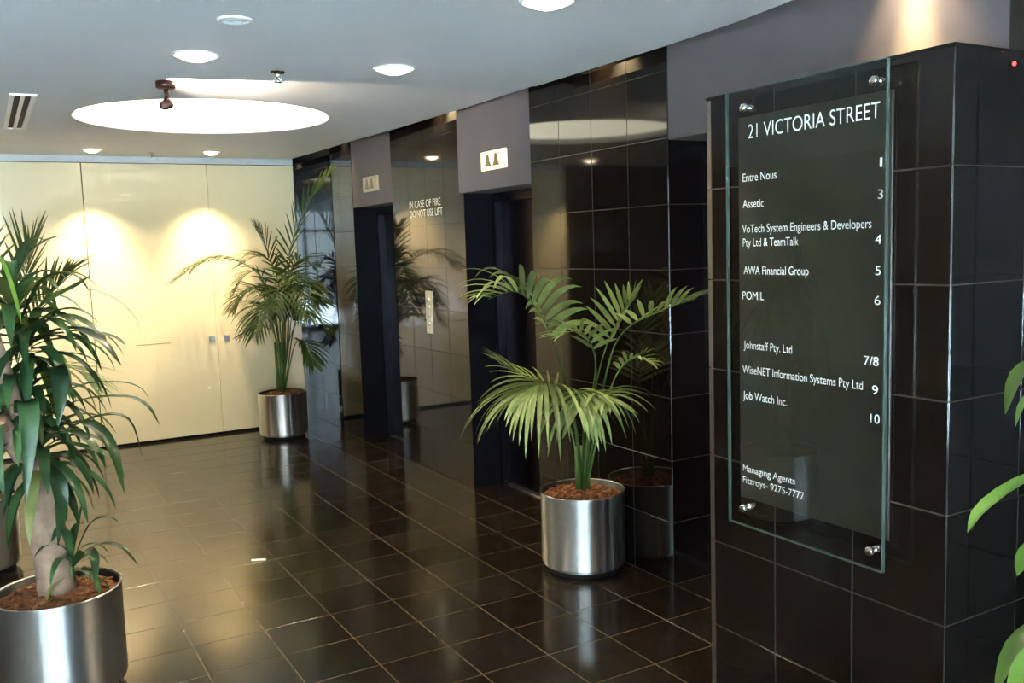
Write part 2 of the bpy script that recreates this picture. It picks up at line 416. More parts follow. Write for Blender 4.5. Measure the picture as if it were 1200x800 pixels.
# ---- lift wall: three tiled piers, lintels over the lift doors
wall = structure('wall_right', (XW, 3.3, 0))
courses = [T * k for k in range(9)] + [2.7, 2.82]
def pier(xf, y0, y1, tiled_return, gap, stone=M_WTILE):
    p = MB().box(xf + 0.0012, 3.3, y0 + 0.0012, y1 - 0.002, -0.01, 2.82).build('pier', M_WGROUT, wall)
    lay(p, (xf, y1, 0), '-x', steps(0, y1 - y0), courses, stone, gap=gap)
    if tiled_return: lay(p, (xf, y0, 0), '-y', steps(0, DOORX - xf), courses[:8], M_WTILE, gap=gap)
    else: MB().cbox(xf + 0.001, DOORX - 0.05, y0 - 0.001, y0 + 0.007, 0.001, 2.0, 0.001).build('jamb', M_JAMB, p)
    return p
pier(XW, 3.295, 4.495, True, 0.004)
pier(XF, 5.41, 6.61, False, 0.0016)
pier(XF, 7.47, 8.515 + 0.2, False, 0.0016, M_MIRRORSTONE)
# grey plaster lintels
MB().cbox(XW + 0.004, 3.02, 4.495, 5.41, 1.985, 2.82, 0.002).build('lintel', M_GREY, wall)
MB().cbox(XF + 0.004, 3.02, 6.61, 7.47, 1.995, 2.82, 0.002).build('lintel', M_GREY, wall)
MB().cbox(XW + 0.004, 3.02, 1.70, 3.295, 2.09, 2.82, 0.002).build('lintel', M_GREY, wall)
# dark pier beyond the directory block
p4 = MB().box(XW + 0.01, 3.3, YE, 1.70, -0.01, 2.82).build('pier', M_WGROUT, wall)
lay(p4, (XW + 0.002, 1.70, 0), '-x', steps(0, 3.6), courses, M_DARKSTONE)
# ---- lifts
def lift(n, y0, y1, ztop):
    d = structure('door_%d' % n, (DOORX, (y0 + y1) / 2, 0))
    f = MB()
    f.box(DOORX - 0.05, DOORX + 0.06, y1 - 0.04, y1, 0, ztop)
    f.box(DOORX - 0.05, DOORX + 0.06, y0, y0 + 0.04, 0, ztop)
    f.box(DOORX - 0.05, DOORX + 0.06, y0 + 0.04, y1 - 0.04, ztop - 0.06, ztop)
    f.build('door_frame', M_FRAME, d)
    ym = (y0 + y1) / 2
    MB().cbox(DOORX, DOORX + 0.03, y0 + 0.04, ym - 0.002, 0.012, ztop - 0.06, 0.002).build('door_leaf', M_DARKMETAL, d)
    MB().cbox(DOORX + 0.012, DOORX + 0.042, ym + 0.002, y1 - 0.04, 0.012, ztop - 0.06, 0.002).build('door_leaf', M_DARKMETAL, d)
    MB().box(DOORX - 0.02, DOORX + 0.06, y0 + 0.04, y1 - 0.04, 0.0, 0.010).build('door_sill', M_SATIN, d)
    # shaft behind the doors
    MB().box(3.12, 3.3, y0 - 0.3, y1 + 0.3, 0, 2.82).build('shaft_back', M_FRAME, d)
lift(1, 6.61, 7.47, 1.995)
lift(2, 4.495, 5.41, 1.985)
lift(3, 2.36, 3.295, 2.09)

# ---- far wall: cream back-painted glass panels, dark stone strip in the corner
back = structure('wall_back', (1.2, YC, 0))
MB().box(-4.2, 3.3, YC + 0.03, YC + 0.2, -0.01, 2.9).build('backing', M_FRAME, back)
gp = []
for x0, x1 in ((-0.15, 0.792), (0.798, 1.8122), (1.8138, 2.60)):
    gp.append(MB().cbox(x0, x1, YC - 0.002, YC + 0.028, 0.022, 2.44, 0.003).build('glass_panel', M_CREAM, back))
MB().box(-0.15, 2.60, YC + 0.004, YC + 0.028, 2.446, 2.56).build('head_rail', plain('pale_grey_rail', (0.55, 0.55, 0.55), 0.5), back)
for x, g in ((1.765, gp[1]), (1.895, gp[2])):
    MB().cbox(x - 0.026, x + 0.026, YC - 0.012, YC - 0.003, 0.855, 0.912, 0.003).build('lock_plate', M_SATIN, g)
MB().cbox(1.125, 1.405, YC - 0.004, YC - 0.0015, 0.872, 0.879, 0.001).build('slot_strip', plain('brown_slot', (0.35, 0.25, 0.15), 0.6), gp[1])
lay(back, (2.602, YC + 0.008, 0), '-y', [0, XF - 2.602], [0, 2.82], M_MIRRORSTONE)
lay(back, (-4.0, YC + 0.008, 0), '-y', steps(0, 3.848), courses, M_WTILE)

# ---- left wall and the glazed entrance behind the camera
wl = MB().box(-4.2, -4.0, YE, 8.72, -0.01, 2.9).build('wall_left', plain('tan_wall_paint', (0.40, 0.31, 0.23), 0.6))
wl['kind'] = 'structure'
wf = structure('wall_front', (0, YE, 0))
MB().box(0.5, 3.3, YE - 0.2, YE, -0.01, 2.9).build('masonry', M_DARKSTONE, wf)
MB().box(-4.2, 0.5, YE - 0.2, YE, 2.55, 2.9).build('lintel', M_GREY, wf)
ent = structure('window_1', (-1.75, YE - 0.08, 0))
fr = MB()
mull = [-4.0 + 0.891 * k for k in range(6)]
for x in mull: fr.box(x, x + 0.05, YE - 0.12, YE - 0.04, 0, 2.55)
for x in mull[:-1]:
    for z0, z1 in ((2.48, 2.55), (0, 0.08), (2.05, 2.10)): fr.box(x + 0.05, x + 0.891, YE - 0.11, YE - 0.05, z0, z1)
fr.build('window_frame', M_FRAME, ent)
for x in mull[:-1]:
    MB().box(x + 0.05, x + 0.891, YE - 0.085, YE - 0.075, 0.08, 2.48).build('pane', M_GLASS, ent)
st = MB().box(-14, 12, -20, YE - 0.2, -0.2, -0.05).build('street_ground', M_PAVE); st['kind'] = 'structure'

# ---- ceiling: near slab, slightly higher far slab with a round luminous opening, lamp slot along the lift wall
edge_near = [(1.75, YE), (1.9, -1.3), (2.2, 0.0), (2.42, 1.2), (2.53, 2.0), (2.574, 2.388), (2.618, 2.732), (2.634, 3.166), (2.628, 3.651), (2.625, 4.0), (2.622, 4.45)]
edge_far = [(2.690, 4.45), (2.70, 5.23), (2.673, 6.36), (2.63, 7.06), (2.61, 7.85), (2.585, 8.38), (2.58, YC + 0.03)]
YS0, YS1 = 4.94, 4.20                      # the step crosses the ceiling slightly askew
DC, DR = (1.315, 6.09), 0.77               # luminous opening
ceil = structure('ceiling', (0, 4, HN))
def slab(poly, z0, z1, hole=None):
    bm = bmesh.new()
    ov = [bm.verts.new((x, y, z0)) for x, y in poly]
    es = [bm.edges.new((ov[i], ov[(i + 1) % len(ov)])) for i in range(len(ov))]
    if hole:
        (cx, cy), r = hole
        hv = [bm.verts.new((cx + r * math.cos(2 * math.pi * i / 72), cy + r * math.sin(2 * math.pi * i / 72), z0)) for i in range(72)]
        es += [bm.edges.new((hv[i], hv[(i + 1) % 72])) for i in range(72)]
    bmesh.ops.triangle_fill(bm, use_beauty=True, use_dissolve=False, edges=es)
    if hole:
        (cx, cy), r = hole
        bad = [f for f in bm.faces if (f.calc_center_median().xy - Vector((cx, cy))).length < r * 0.985 and all((v.co.xy - Vector((cx, cy))).length < r * 1.001 for v in f.verts)]
        bmesh.ops.delete(bm, geom=bad, context='FACES_ONLY')
    ex = bmesh.ops.extrude_face_region(bm, geom=bm.faces[:])
    for g in ex['geom']:
        if isinstance(g, bmesh.types.BMVert): g.co.z = z1
    bmesh.ops.recalc_face_normals(bm, faces=bm.faces[:])
    bm.verts.index_update()
    out = MB().add([v.co.copy() for v in bm.verts], [[v.index for v in f.verts] for f in bm.faces])
    bm.free(); return out
en = [e for e in edge_near]
slab([(-4.2, YE - 0.2)] + [(1.75, YE - 0.2)] + en[:-1] + [(2.626, YS1 + 0.02), (-4.2, YS0 + 0.79)], HN, HN + 0.06).build('near_slab', M_CEIL, ceil)
slab([(-4.2, YS0 + 0.785), (2.70, YS1 + 0.015)] + edge_far[1:] + [(-4.2, YC + 0.03)], HF, HF + 0.06, (DC, DR)).build('far_slab', M_CEIL, ceil)
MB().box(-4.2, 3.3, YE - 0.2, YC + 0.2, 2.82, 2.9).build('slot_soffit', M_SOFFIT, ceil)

# luminous ceiling opening
lc = thing('luminous_ceiling_disc', 'large round backlit panel recessed in the white ceiling', 'ceiling light', (DC[0], DC[1], HF))
MB().lathe([(DR, 0.0), (DR, 0.05)], 72, DC[0], DC[1], HF).build('reveal', M_CEIL, lc)
MB().lathe([(0.0005, 0.045), (DR * 0.5, 0.045), (DR - 0.001, 0.045), (DR - 0.001, 0.055), (0.0005, 0.055)], 72, DC[0], DC[1], HF).build('diffuser', M_DISC, lc)

# ================================================================ DIRECTORY BLOCK
BY0, BY1 = 1.4476, 2.345
blk = thing('tiled_block', 'tall black granite tiled block carrying the glass directory', 'pillar', ((XB + XW) / 2, (BY0 + BY1) / 2, 0))
body = MB()
cx = 0.020
prof = [(XB + 0.0012, BY0 + 0.0012), (XW - 0.003, BY0 + 0.0012), (XW - 0.003, BY1), (XB + 0.05, BY1 + 0.004), (XB + 0.0012, BY1 - 0.03)]
n = len(prof)
body.add([(x, y, z) for z in (0.0, 2.088) for x, y in prof], [tuple(range(n - 1, -1, -1)), tuple(range(n, 2 * n))] + [(i, (i + 1) % n, n + (i + 1) % n, n + i) for i in range(n)])
core = body.build('core', M_BGROUT, blk)
bc = [T * k for k in range(8)]
lay(blk, (XB, BY1 - 0.022, 0), '-x', [0, 0.278, 0.578, BY1 - 0.022 - BY0], bc, M_BTILE, gap=0.005)
lay(blk, (XB, BY0, 0), '-y', [0, 0.3135, 0.622], bc, M_WTILE, gap=0.004)
MB().cbox(XB - 0.001, XW - 0.003, BY0 - 0.001, BY1, 2.0885, 2.1, 0.002).build('cap', M_WTILE, blk)
ct = MB()
q = [(XB, BY1 - 0.022), (XB + 0.012, BY1 + 0.010), (XB + 0.024, BY1 + 0.006), (XB + 0.012, BY1 - 0.024)]
for k in range(7):
    z0, z1 = T * k + 0.002, min(T * k + 0.298, 2.088)
    ct.add([(x, y, z) for z in (z0, z1) for x, y in q], [(3, 2, 1, 0), (4, 5, 6, 7)] + [(i, (i + 1) % 4, 4 + (i + 1) % 4, 4 + i) for i in range(4)])
ct.build('edge_trim', plain('honed_edge_stone', (0.055, 0.040, 0.033), 0.45, noise=0.2), blk)
glint = thing('red_glint', 'small red reflection high on the black block, built as a glowing dot', 'light', (2.357, BY0, 2.062))  # red reflection in the polished stone, added as a glowing part
MB().tube([(2.357, BY0 - 0.0005, 2.062), (2.357, BY0 - 0.006, 2.062)], 0.008, 16).build('glint_rim', M_BLACK, glint)
MB().lathe([(0.0005, 0.004), (0.004, 0.003), (0.0062, 0.0)], 16).build('lens', M_RED, glint, Matrix.Translation((2.357, BY0 - 0.006, 2.062)) @ Matrix.Rotation(math.radians(90), 4, 'X'))

# ---- directory
GX = 2.055
sign = thing('directory_sign', 'glass office directory headed with the street address', 'sign', (XB - 0.06, 1.89, 0.72))
gl = MB().cbox(GX, GX + 0.010, 1.594, 2.182, 0.718, 2.084, 0.001).build('glass_sheet', M_SIGNGLASS, sign)
eg = MB()
for a in ((1.5925, 1.5955, 0.718, 2.084), (2.1805, 2.1835, 0.718, 2.084), (1.5955, 2.1805, 0.7165, 0.7195), (1.5955, 2.1805, 2.0825, 2.0855)):
    eg.box(GX - 0.0005, GX + 0.0105, *a)
eg.build('polished_edge', M_GLASSEDGE, sign)
MB().cbox(XB - 0.010, XB - 0.002, 1.617, 2.186, 0.79, 2.012, 0.001).build('backing_plate', M_PLATE, sign)
for y, z in ((2.101, 2.03), (1.629, 2.032), (2.113, 0.776), (1.63, 0.77)):
    s = MB().tube([(XB - 0.0005, y, z), (GX + 0.010, y, z)], 0.010, 16).build('standoff', M_CHROME, sign)
    MB().lathe([(0.0005, 0.012), (0.009, 0.012), (0.0125, 0.009), (0.0135, 0.0)], 20).build('standoff_cap', M_CHROME, s,
        Matrix.Translation((GX - 0.0005, y, z)) @ Matrix.Rotation(math.radians(-90), 4, 'Y'))
dg = bpy.context.evaluated_depsgraph_get
def text_mesh(text, bold):
    cu = bpy.data.curves.new('text', 'FONT'); cu.body = text; cu.size = 1; cu.extrude = 0.0; cu.offset = bold
    to = bpy.data.objects.new('text', cu); col.objects.link(to)
    me = bpy.data.meshes.new_from_object(to.evaluated_get(dg()))
    bpy.data.objects.remove(to, do_unlink=True)
    xs = [v.co.x for v in me.vertices]
    return me, min(xs), max(xs)
def lettering(text, parent, mat, left, base, right, cap, x, bold=0.0, split=False):
    """flat vinyl letters on a face looking towards -x, from y=left to y=right, baseline z=base"""
    me, x0, x1 = text_mesh(text, bold)
    sx = (left - right) / (x1 - x0); sy = cap / 0.70
    jobs = []
    if not split: jobs = [(me, x0, 0.0)]
    else:
        words = text.split(' ')
        for i, w in enumerate(words):
            m2, a, b_ = text_mesh(w, bold)
            end = text_mesh(' '.join(words[:i + 1]), bold)[2]
            jobs.append((m2, a, (end - (b_ - a)) - x0))
    for m2, a, off in jobs:
        for v in m2.vertices: v.co = Vector(((v.co.x - a) * sx, v.co.y * sy, 0))
        m2.materials.clear(); m2.materials.append(mat); m2.name = 'lettering'
        put(bpy.data.objects.new('lettering', m2), parent, face_mat((x, left - off * sx, base), '-x'))
TX = GX - 0.0008
L = [("21 VICTORIA STREET", 2.086, 1.936, 1.612, .043),
     ("Entre Nous", 2.110, 1.808, 1.972, .025), ("1", 1.612, 1.809, 1.604, .025),
     ("Assetic", 2.110, 1.728, 2.024, .025), ("3", 1.617, 1.727, 1.601, .025),
     ("VoTech System Engineers & Developers", 2.113, 1.652, 1.636, .025), ("Pty Ltd & TeamTalk", 2.111, 1.610, 1.888, .025), ("4", 1.624, 1.609, 1.605, .025),
     ("AWA Financial Group", 2.108, 1.524, 1.850, .025), ("5", 1.623, 1.527, 1.606, .025),
     ("POMIL", 2.114, 1.446, 2.024, .025), ("6", 1.625, 1.448, 1.606, .025),
     ("Johnstaff Pty. Ltd", 2.110, 1.292, 1.912, .025), ("7/8", 1.657, 1.284, 1.610, .025),
     ("WiseNET Information Systems Pty Ltd", 2.116, 1.214, 1.660, .025), ("9", 1.630, 1.206, 1.611, .025),
     ("Job Watch Inc.", 2.114, 1.132, 1.932, .025), ("10", 1.634, 1.128, 1.605, .025),
     ("Managing Agents", 2.116, 0.898, 1.900, .022), ("Fitzroys- 9275-7777", 2.117, 0.860, 1.866, .022)]
for t, a, b_, c, h in L: lettering(t, sign, M_LETTER, a, b_, c, h, TX, bold=-0.006 if h > 0.03 else -0.002, split=h > 0.03)

# ---- wall lettering, call panel, lift lanterns
fs = thing('fire_notice', 'fire warning in pale lettering stuck on the tiled pier between the lifts', 'sign', (XF, 5.96, 1.86))
lettering("IN CASE OF FIRE", fs, M_SILVERLETTER, 6.29, 1.93, 5.76, .052, XF - 0.0012, bold=0.004, split=True)
lettering("DO NOT USE LIFT", fs, M_SILVERLETTER, 6.285, 1.862, 5.735, .052, XF - 0.0012, bold=0.004, split=True)
cp = thing('lift_call_panel', 'tall narrow steel call plate with buttons on the pier between the lifts', 'control panel', (XF, 6.0, 1.02))
MB().cbox(XF - 0.006, XF - 0.0005, 5.952, 6.066, 1.02, 1.33, 0.002).build('face_plate', M_SATIN, cp)
for z in (1.09, 1.15, 1.21, 1.265):
    MB().tube([(XF - 0.005, 6.009, z), (XF - 0.011, 6.009, z)], 0.014, 16).build('button', M_STEEL, cp)
def lantern(xf, y0, y1, z0, z1, lit, label):
    t = thing('lift_lantern', label, 'lift sign', (xf, (y0 + y1) / 2, z0), 'lanterns above the lifts')
    MB().cbox(xf - 0.016, xf + 0.003, y0, y1, z0, z1, 0.003).build('lantern_plate', M_SIGNLIT if lit else M_SIGNDIM, t)
    w = (y1 - y0); h = z1 - z0
    for k in (0.30, 0.64):
        yc = y1 - w * k; hw = w * 0.135
        prof = [(-1, 0), (1, 0), (0.55, 0.45), (0.36, 0.80), (0.30, 1.0), (-0.30, 1.0), (-0.36, 0.80), (-0.55, 0.45)]
        n = len(prof); zb = z0 + h * 0.18; hh = h * 0.66
        v = [(x, yc - px * hw, zb + pz * hh) for x in (xf - 0.019, xf - 0.0155) for px, pz in prof]
        MB().add(v, [tuple(range(n)), tuple(range(2 * n - 1, n - 1, -1))] + [(i, n + i, n + (i + 1) % n, (i + 1) % n) for i in range(n)]).build('arrow', M_ARROW, t)
lantern(XW, 4.757, 5.057, 2.098, 2.211, True, 'brightly lit lift lantern with two arrows above the lift beside the front palm')
lantern(XF, 6.87, 7.18, 2.105, 2.225, False, 'dim lift lantern above the lift nearest the cream wall')

# ================================================================ CEILING FITTINGS
def spot_light(name, loc, power, deg, blend, color, target=None, parent=None, radius=0.03):
    l = bpy.data.lights.new(name, 'SPOT'); l.energy = power; l.spot_size = math.radians(deg); l.spot_blend = blend
    l.color = color; l.shadow_soft_size = radius
    o = bpy.data.objects.new(name, l)
    d = (Vector(target) - Vector(loc)) if target else Vector((0, 0, -1))
    put(o, parent, Matrix.Translation(loc) @ d.to_track_quat('-Z', 'Y').to_matrix().to_4x4())
    return o
def downlight(x, y, z, power, label, deg=110, r=0.085, hot=False):
    t = thing('downlight', label, 'downlight', (x, y, z), 'round ceiling downlights')
    MB().lathe([(r + 0.014, 0.0005), (r + 0.013, -0.006), (r, -0.006), (r - 0.004, 0.0), (r - 0.004, 0.0005)], 32, x, y, z).build('trim_ring', M_WHITE, t)
    MB().lathe([(0.0005, -0.028), (r * 0.4, -0.025), (r * 0.75, -0.015), (r - 0.004, -0.001)], 32, x, y, z).build('lamp', M_LAMP, t)
    spot_light('lamp_light', (x, y, z - 0.032), power * (0.58 if hot else 1), deg, 0.2 if hot else 0.4, WARM, parent=t)
    if hot: spot_light('lamp_beam', (x, y, z - 0.032), power * 3.8, 54, 0.9, WARM, (x, YC, 1.42), parent=t)
downlight(0.851, 4.04, HN, P_DOWN, 'lit downlight nearest the dark red spotlight and the sprinkler')
downlight(1.734, 4.023, HN, P_DOWN, 'lit downlight between the luminous disc and the lift with the lit lantern')
downlight(1.764, 2.74, HN, P_DOWN, 'lit downlight closest to the glass directory')
downlight(0.84, 8.03, HF, P_WALLWASH, 'lit downlight washing the cream wall beside its panel joint', 98, 0.06, True)
downlight(1.76, 8.03, HF, P_WALLWASH, 'lit downlight washing the cream wall above the two lock plates', 98, 0.06, True)
downlight(-0.15, 8.03, HF, P_WALLWASH, 'added downlight out of view, washing the left end of the cream wall', 98, 0.06, True)  # unseen lamp, added for its light on the wall's left end
# small lamps in the slot between ceiling and lift wall
for y, lab in ((2.02, 'slot lamp shining on the grey wall above the directory block'), (3.75, 'slot lamp above the pier behind the front palm'),
               (5.72, 'slot lamp above the pier with the fire notice'), (7.6, 'slot lamp above the pier in the far corner')):
    xx = (XW if y < 5 else XF) - 0.065
    t = thing('slot_lamp', lab, 'lamp', (xx, y, 2.72), 'lamps in the slot along the lift wall')
    MB().lathe([(0.0005, 0.10), (0.034, 0.10), (0.040, 0.0), (0.036, -0.002), (0.032, 0.03)], 20, xx, y, 2.72).build('lamp_can', M_FRAME, t)
    MB().lathe([(0.0005, 0.018), (0.032, 0.020)], 20, xx, y, 2.72).build('lamp', M_SLOTLAMP, t)
    spot_light('lamp_light', (xx, y, 2.715), P_SLOT * (2.6 if y < 3 else 1.5), 70, 0.9, (1.0, 0.74, 0.40), parent=t, radius=0.02)
    if y < 3: spot_light('lamp_beam', (xx, y, 2.715), P_SLOT * 10, 34, 1.0, (1.0, 0.80, 0.40), parent=t, radius=0.02)

# ceiling speaker
t = thing('ceiling_speaker', 'round silver speaker grille set flush in the ceiling', 'speaker', (0.857, 3.398, HN))
MB().lathe([(0.062, 0.0005), (0.061, -0.006), (0.050, -0.007), (0.046, -0.002)], 32, .857, 3.398, HN).build('rim', M_WHITE, t)
g = MB().lathe([(0.0005, -0.004), (0.046, -0.002)], 32, .857, 3.398, HN); g.build('grille', plain('pale_grille', (0.72, 0.73, 0.72), 0.5, noise=0.3, nscale=160), t)
for r in (0.012, 0.023, 0.034):
    MB().lathe([(r, -0.004), (r + 0.002, -0.007), (r + 0.005, -0.004)], 28, .857, 3.398, HN).build('ring', M_WHITE, t)
# sprinkler
t = thing('sprinkler', 'chrome sprinkler head on the ceiling beside the luminous disc', 'sprinkler', (1.262, 4.284, HN))
MB().lathe([(0.034, 0.0005), (0.030, -0.008), (0.014, -0.012)], 24, 1.262, 4.284, HN).build('escutcheon', M_CHROME, t)
MB().lathe([(0.011, -0.010), (0.011, -0.030), (0.006, -0.034), (0.006, -0.046)], 14, 1.262, 4.284, HN).build('body', M_CHROME, t)
MB().lathe([(0.0005, -0.046), (0.019, -0.047), (0.019, -0.049), (0.0005, -0.050)], 18, 1.262, 4.284, HN).build('deflector', M_CHROME, t)
for s in (-1, 1):
    MB().tube([(1.262 + s * 0.011, 4.284, HN - 0.02), (1.262 + s * 0.016, 4.284, HN - 0.034), (1.262 + s * 0.006, 4.284, HN - 0.047)], 0.0025, 6).build('yoke_arm', M_CHROME, t)
t = thing('sprinkler', 'tiny sprinkler head on the ceiling against the cream wall', 'sprinkler', (1.31, 8.17, HF))
MB().lathe([(0.026, 0.0005), (0.022, -0.008), (0.010, -0.011)], 18, 1.31, 8.17, HF).build('escutcheon', M_SATIN, t)
MB().lathe([(0.009, -0.010), (0.009, -0.040), (0.016, -0.041), (0.016, -0.044), (0.0005, -0.045)], 14, 1.31, 8.17, HF).build('body', M_SATIN, t)
# bracket spotlight at the ceiling step, aimed up along the far ceiling
sx, sy = 0.838, 4.70
t = thing('bracket_spotlight', 'small dark red adjustable spotlight hanging at the luminous disc', 'spotlight', (sx, sy, HN))
MB().lathe([(0.0005, 0.0), (0.045, 0.0), (0.045, -0.030), (0.036, -0.036), (0.0005, -0.036)], 24, sx, sy, HN).build('base', M_SPOT, t)
MB().tube([(sx, sy, HN - 0.034), (sx + 0.006, sy, HN - 0.075)], 0.011, 10).build('stem', M_SPOT, t)
MB().tube([(sx + 0.006, sy, HN - 0.075), (sx - 0.012, sy - 0.005, HN - 0.105)], 0.013, 10).build('knuckle', M_SPOT, t)
hd = Vector((0.70, 0.35, 0.42)).normalized(); hc = Vector((sx - 0.010, sy, HN - 0.112))
MB().tube([hc - hd * 0.022, hc - hd * 0.010, hc + hd * 0.018, hc + hd * 0.030], [0.014, 0.022, 0.026, 0.027], 16).build('head', M_SPOT, t)
spot_light('lamp_light', hc + hd * 0.034, 110, 100, 0.7, (1.0, 0.86, 0.66), hc + hd + Vector((0, 0.0, 0.02)), t, 0.015)
# slot diffuser
t = thing('air_diffuser', 'white slotted air diffuser in the ceiling left of the luminous disc', 'vent', (0.265, 6.1, HF))
x0, x1, y0, y1 = 0.205, 0.325, 5.45, 6.85
f = MB()
for a in ((x0 - .004, x0 + 0.020, y0, y1), (x1 - 0.020, x1 + .004, y0, y1), (x0 + 0.020, x1 - 0.020, y0, y0 + 0.02), (x0 + 0.020, x1 - 0.020, y1 - 0.02, y1)):
    f.box(*a, HF - 0.010, HF + 0.0005)
f.build('frame', M_WHITE, t)
MB().box(x0 + 0.020, x1 - 0.020, y0 + 0.02, y1 - 0.02, HF - 0.0015, HF + 0.0005).build('throat', M_VENTDARK, t)
MB().box((x0 + x1) / 2 - 0.010, (x0 + x1) / 2 + 0.010, y0 + 0.02, y1 - 0.02, HF - 0.009, HF - 0.0015).build('blade', M_WHITE, t)

# ================================================================ POTS AND PLANTS
RH = Vector((0.8666, -0.499, 0)); FH = Vector((0.499, 0.8666, 0))
def make_pot(cx, cy, label, r=0.212, h=0.405, mulch=0.375):
    t = thing('planter_pot', label, 'pot', (cx, cy, 0), 'brushed steel planters')
    MB().lathe([(0.0005, 0.0), (r - 0.030, 0.0), (r - 0.030, 0.028)], 48, cx, cy, 0).build('plinth', M_BLACK, t)
    MB().lathe([(r - 0.034, 0.026), (r - 0.022, 0.027), (r - 0.006, 0.036), (r, 0.052), (r, h - 0.008), (r + 0.004, h - 0.004), (r + 0.003, h), (r - 0.003, h), (r - 0.004, h - 0.004), (r - 0.004, h - 0.02)], 64, 0, 0, 0).build('shell', M_STEEL, t, Matrix.Translation((cx, cy, 0)))
    MB().lathe([(r - 0.0045, h - 0.003), (r - 0.012, h - 0.004), (r - 0.014, 0.2)], 48, cx, cy, 0).build('liner', M_LINER, t)
    # bark mulch: a lumpy mound with loose chips on it
    mu = MB(); rings, n = 9, 40; R = r - 0.0145; v = []; fcs = []
    for i in range(rings + 1):
        rr = R * i / rings
        for k in range(n):
            a = 2 * math.pi * k / n
            z = mulch + 0.022 * (1 - (i / rings) ** 2) + random.uniform(-0.007, 0.007)
            v.append((cx + rr * math.cos(a), cy + rr * math.sin(a), z))
    for i in range(rings):
        for k in range(n):
            j = (k + 1) % n; fcs.append((i * n + k, i * n + j, (i + 1) * n + j, (i + 1) * n + k))
    mu.add(v, fcs, True); soil = mu.build('mulch', M_MULCH, t)
    ch = MB()
    for _ in range(150):
        a = random.uniform(0, 6.283); rr = R * 0.94 * math.sqrt(random.random())
        c = Vector((cx + rr * math.cos(a), cy + rr * math.sin(a), mulch + 0.026 * (1 - (rr / R) ** 2) + 0.002))
        w = random.uniform(0, 6.283); l, b2 = random.uniform(0.010, 0.024), random.uniform(0.005, 0.010); ti = random.uniform(-0.4, 0.4)
        ux = Vector((math.cos(w), math.sin(w), ti)); uy = Vector((-math.sin(w), math.cos(w), random.uniform(-.3, .3))); uz = Vector((0, 0, 0.004))
        ch.add([c + ux * l * s1 + uy * b2 * s2 + uz * s3 for s3 in (0, 1) for s1, s2 in ((-1, -.7), (1, -1), (.8, 1), (-.9, .8))],
               [(3, 2, 1, 0), (4, 5, 6, 7), (0, 1, 5, 4), (1, 2, 6, 5), (2, 3, 7, 6), (3, 0, 4, 7)])
    o = ch.build('bark_chips', M_MULCH, t); o['kind'] = 'stuff'
    return t
def limit(p):
    p.y = min(p.y, YC - 0.02)
    if p.y > 5: p.x = min(p.x, XF - 0.012)
    elif p.y > 3.2: p.x = min(p.x, XW - 0.012)
    return p
def to_world(c, q): return Vector((c[0], c[1], 0)) + RH * q[0] + FH * q[1] + Vector((0, 0, q[2]))
def curve(pts, n):
    """Catmull-Rom through pts"""
    P = [pts[0] * 2 - pts[1]] + pts + [pts[-1] * 2 - pts[-2]]; out = []
    seg = len(pts) - 1
    for i in range(n):
        u = i / (n - 1) * seg; k = min(int(u), seg - 1); t = u - k
        a, b_, c, d = P[k], P[k + 1], P[k + 2], P[k + 3]
        out.append(0.5 * ((2 * b_) + (c - a) * t + (2 * a - 5 * b_ + 4 * c - d) * t * t + (3 * b_ - a - 3 * c + d) * t ** 3))
    return out
def blade(mb, path, side, wmax, peak=0.35, fold=0.25, base=0.25, tip=0.0):
    """leaf blade along path: two strips folded at the midrib"""
    n = len(path); v = []; fc = []
    for i, p in enumerate(path):
        t = i / (n - 1)
        if t < peak: w = base + (1 - base) * math.sin(t / peak * math.pi / 2)
        else: w = max(tip, math.cos((t - peak) / (1 - peak) * math.pi / 2) ** 0.8)
        w = max(w, 0.03) * wmax / 2
        tan = (path[min(i + 1, n - 1)] - path[max(i - 1, 0)]).normalized()
        s = (side - tan * side.dot(tan)).normalized(); up = s.cross(tan)
        if up.z < 0: up = -up
        v += [limit(p - s * w + up * fold * w), limit(p.copy()), limit(p + s * w + up * fold * w)]
    for i in range(n - 1):
        a = i * 3; fc += [(a, a + 1, a + 4, a + 3), (a + 1, a + 2, a + 5, a + 4)]
    mb.add(v, fc, True)
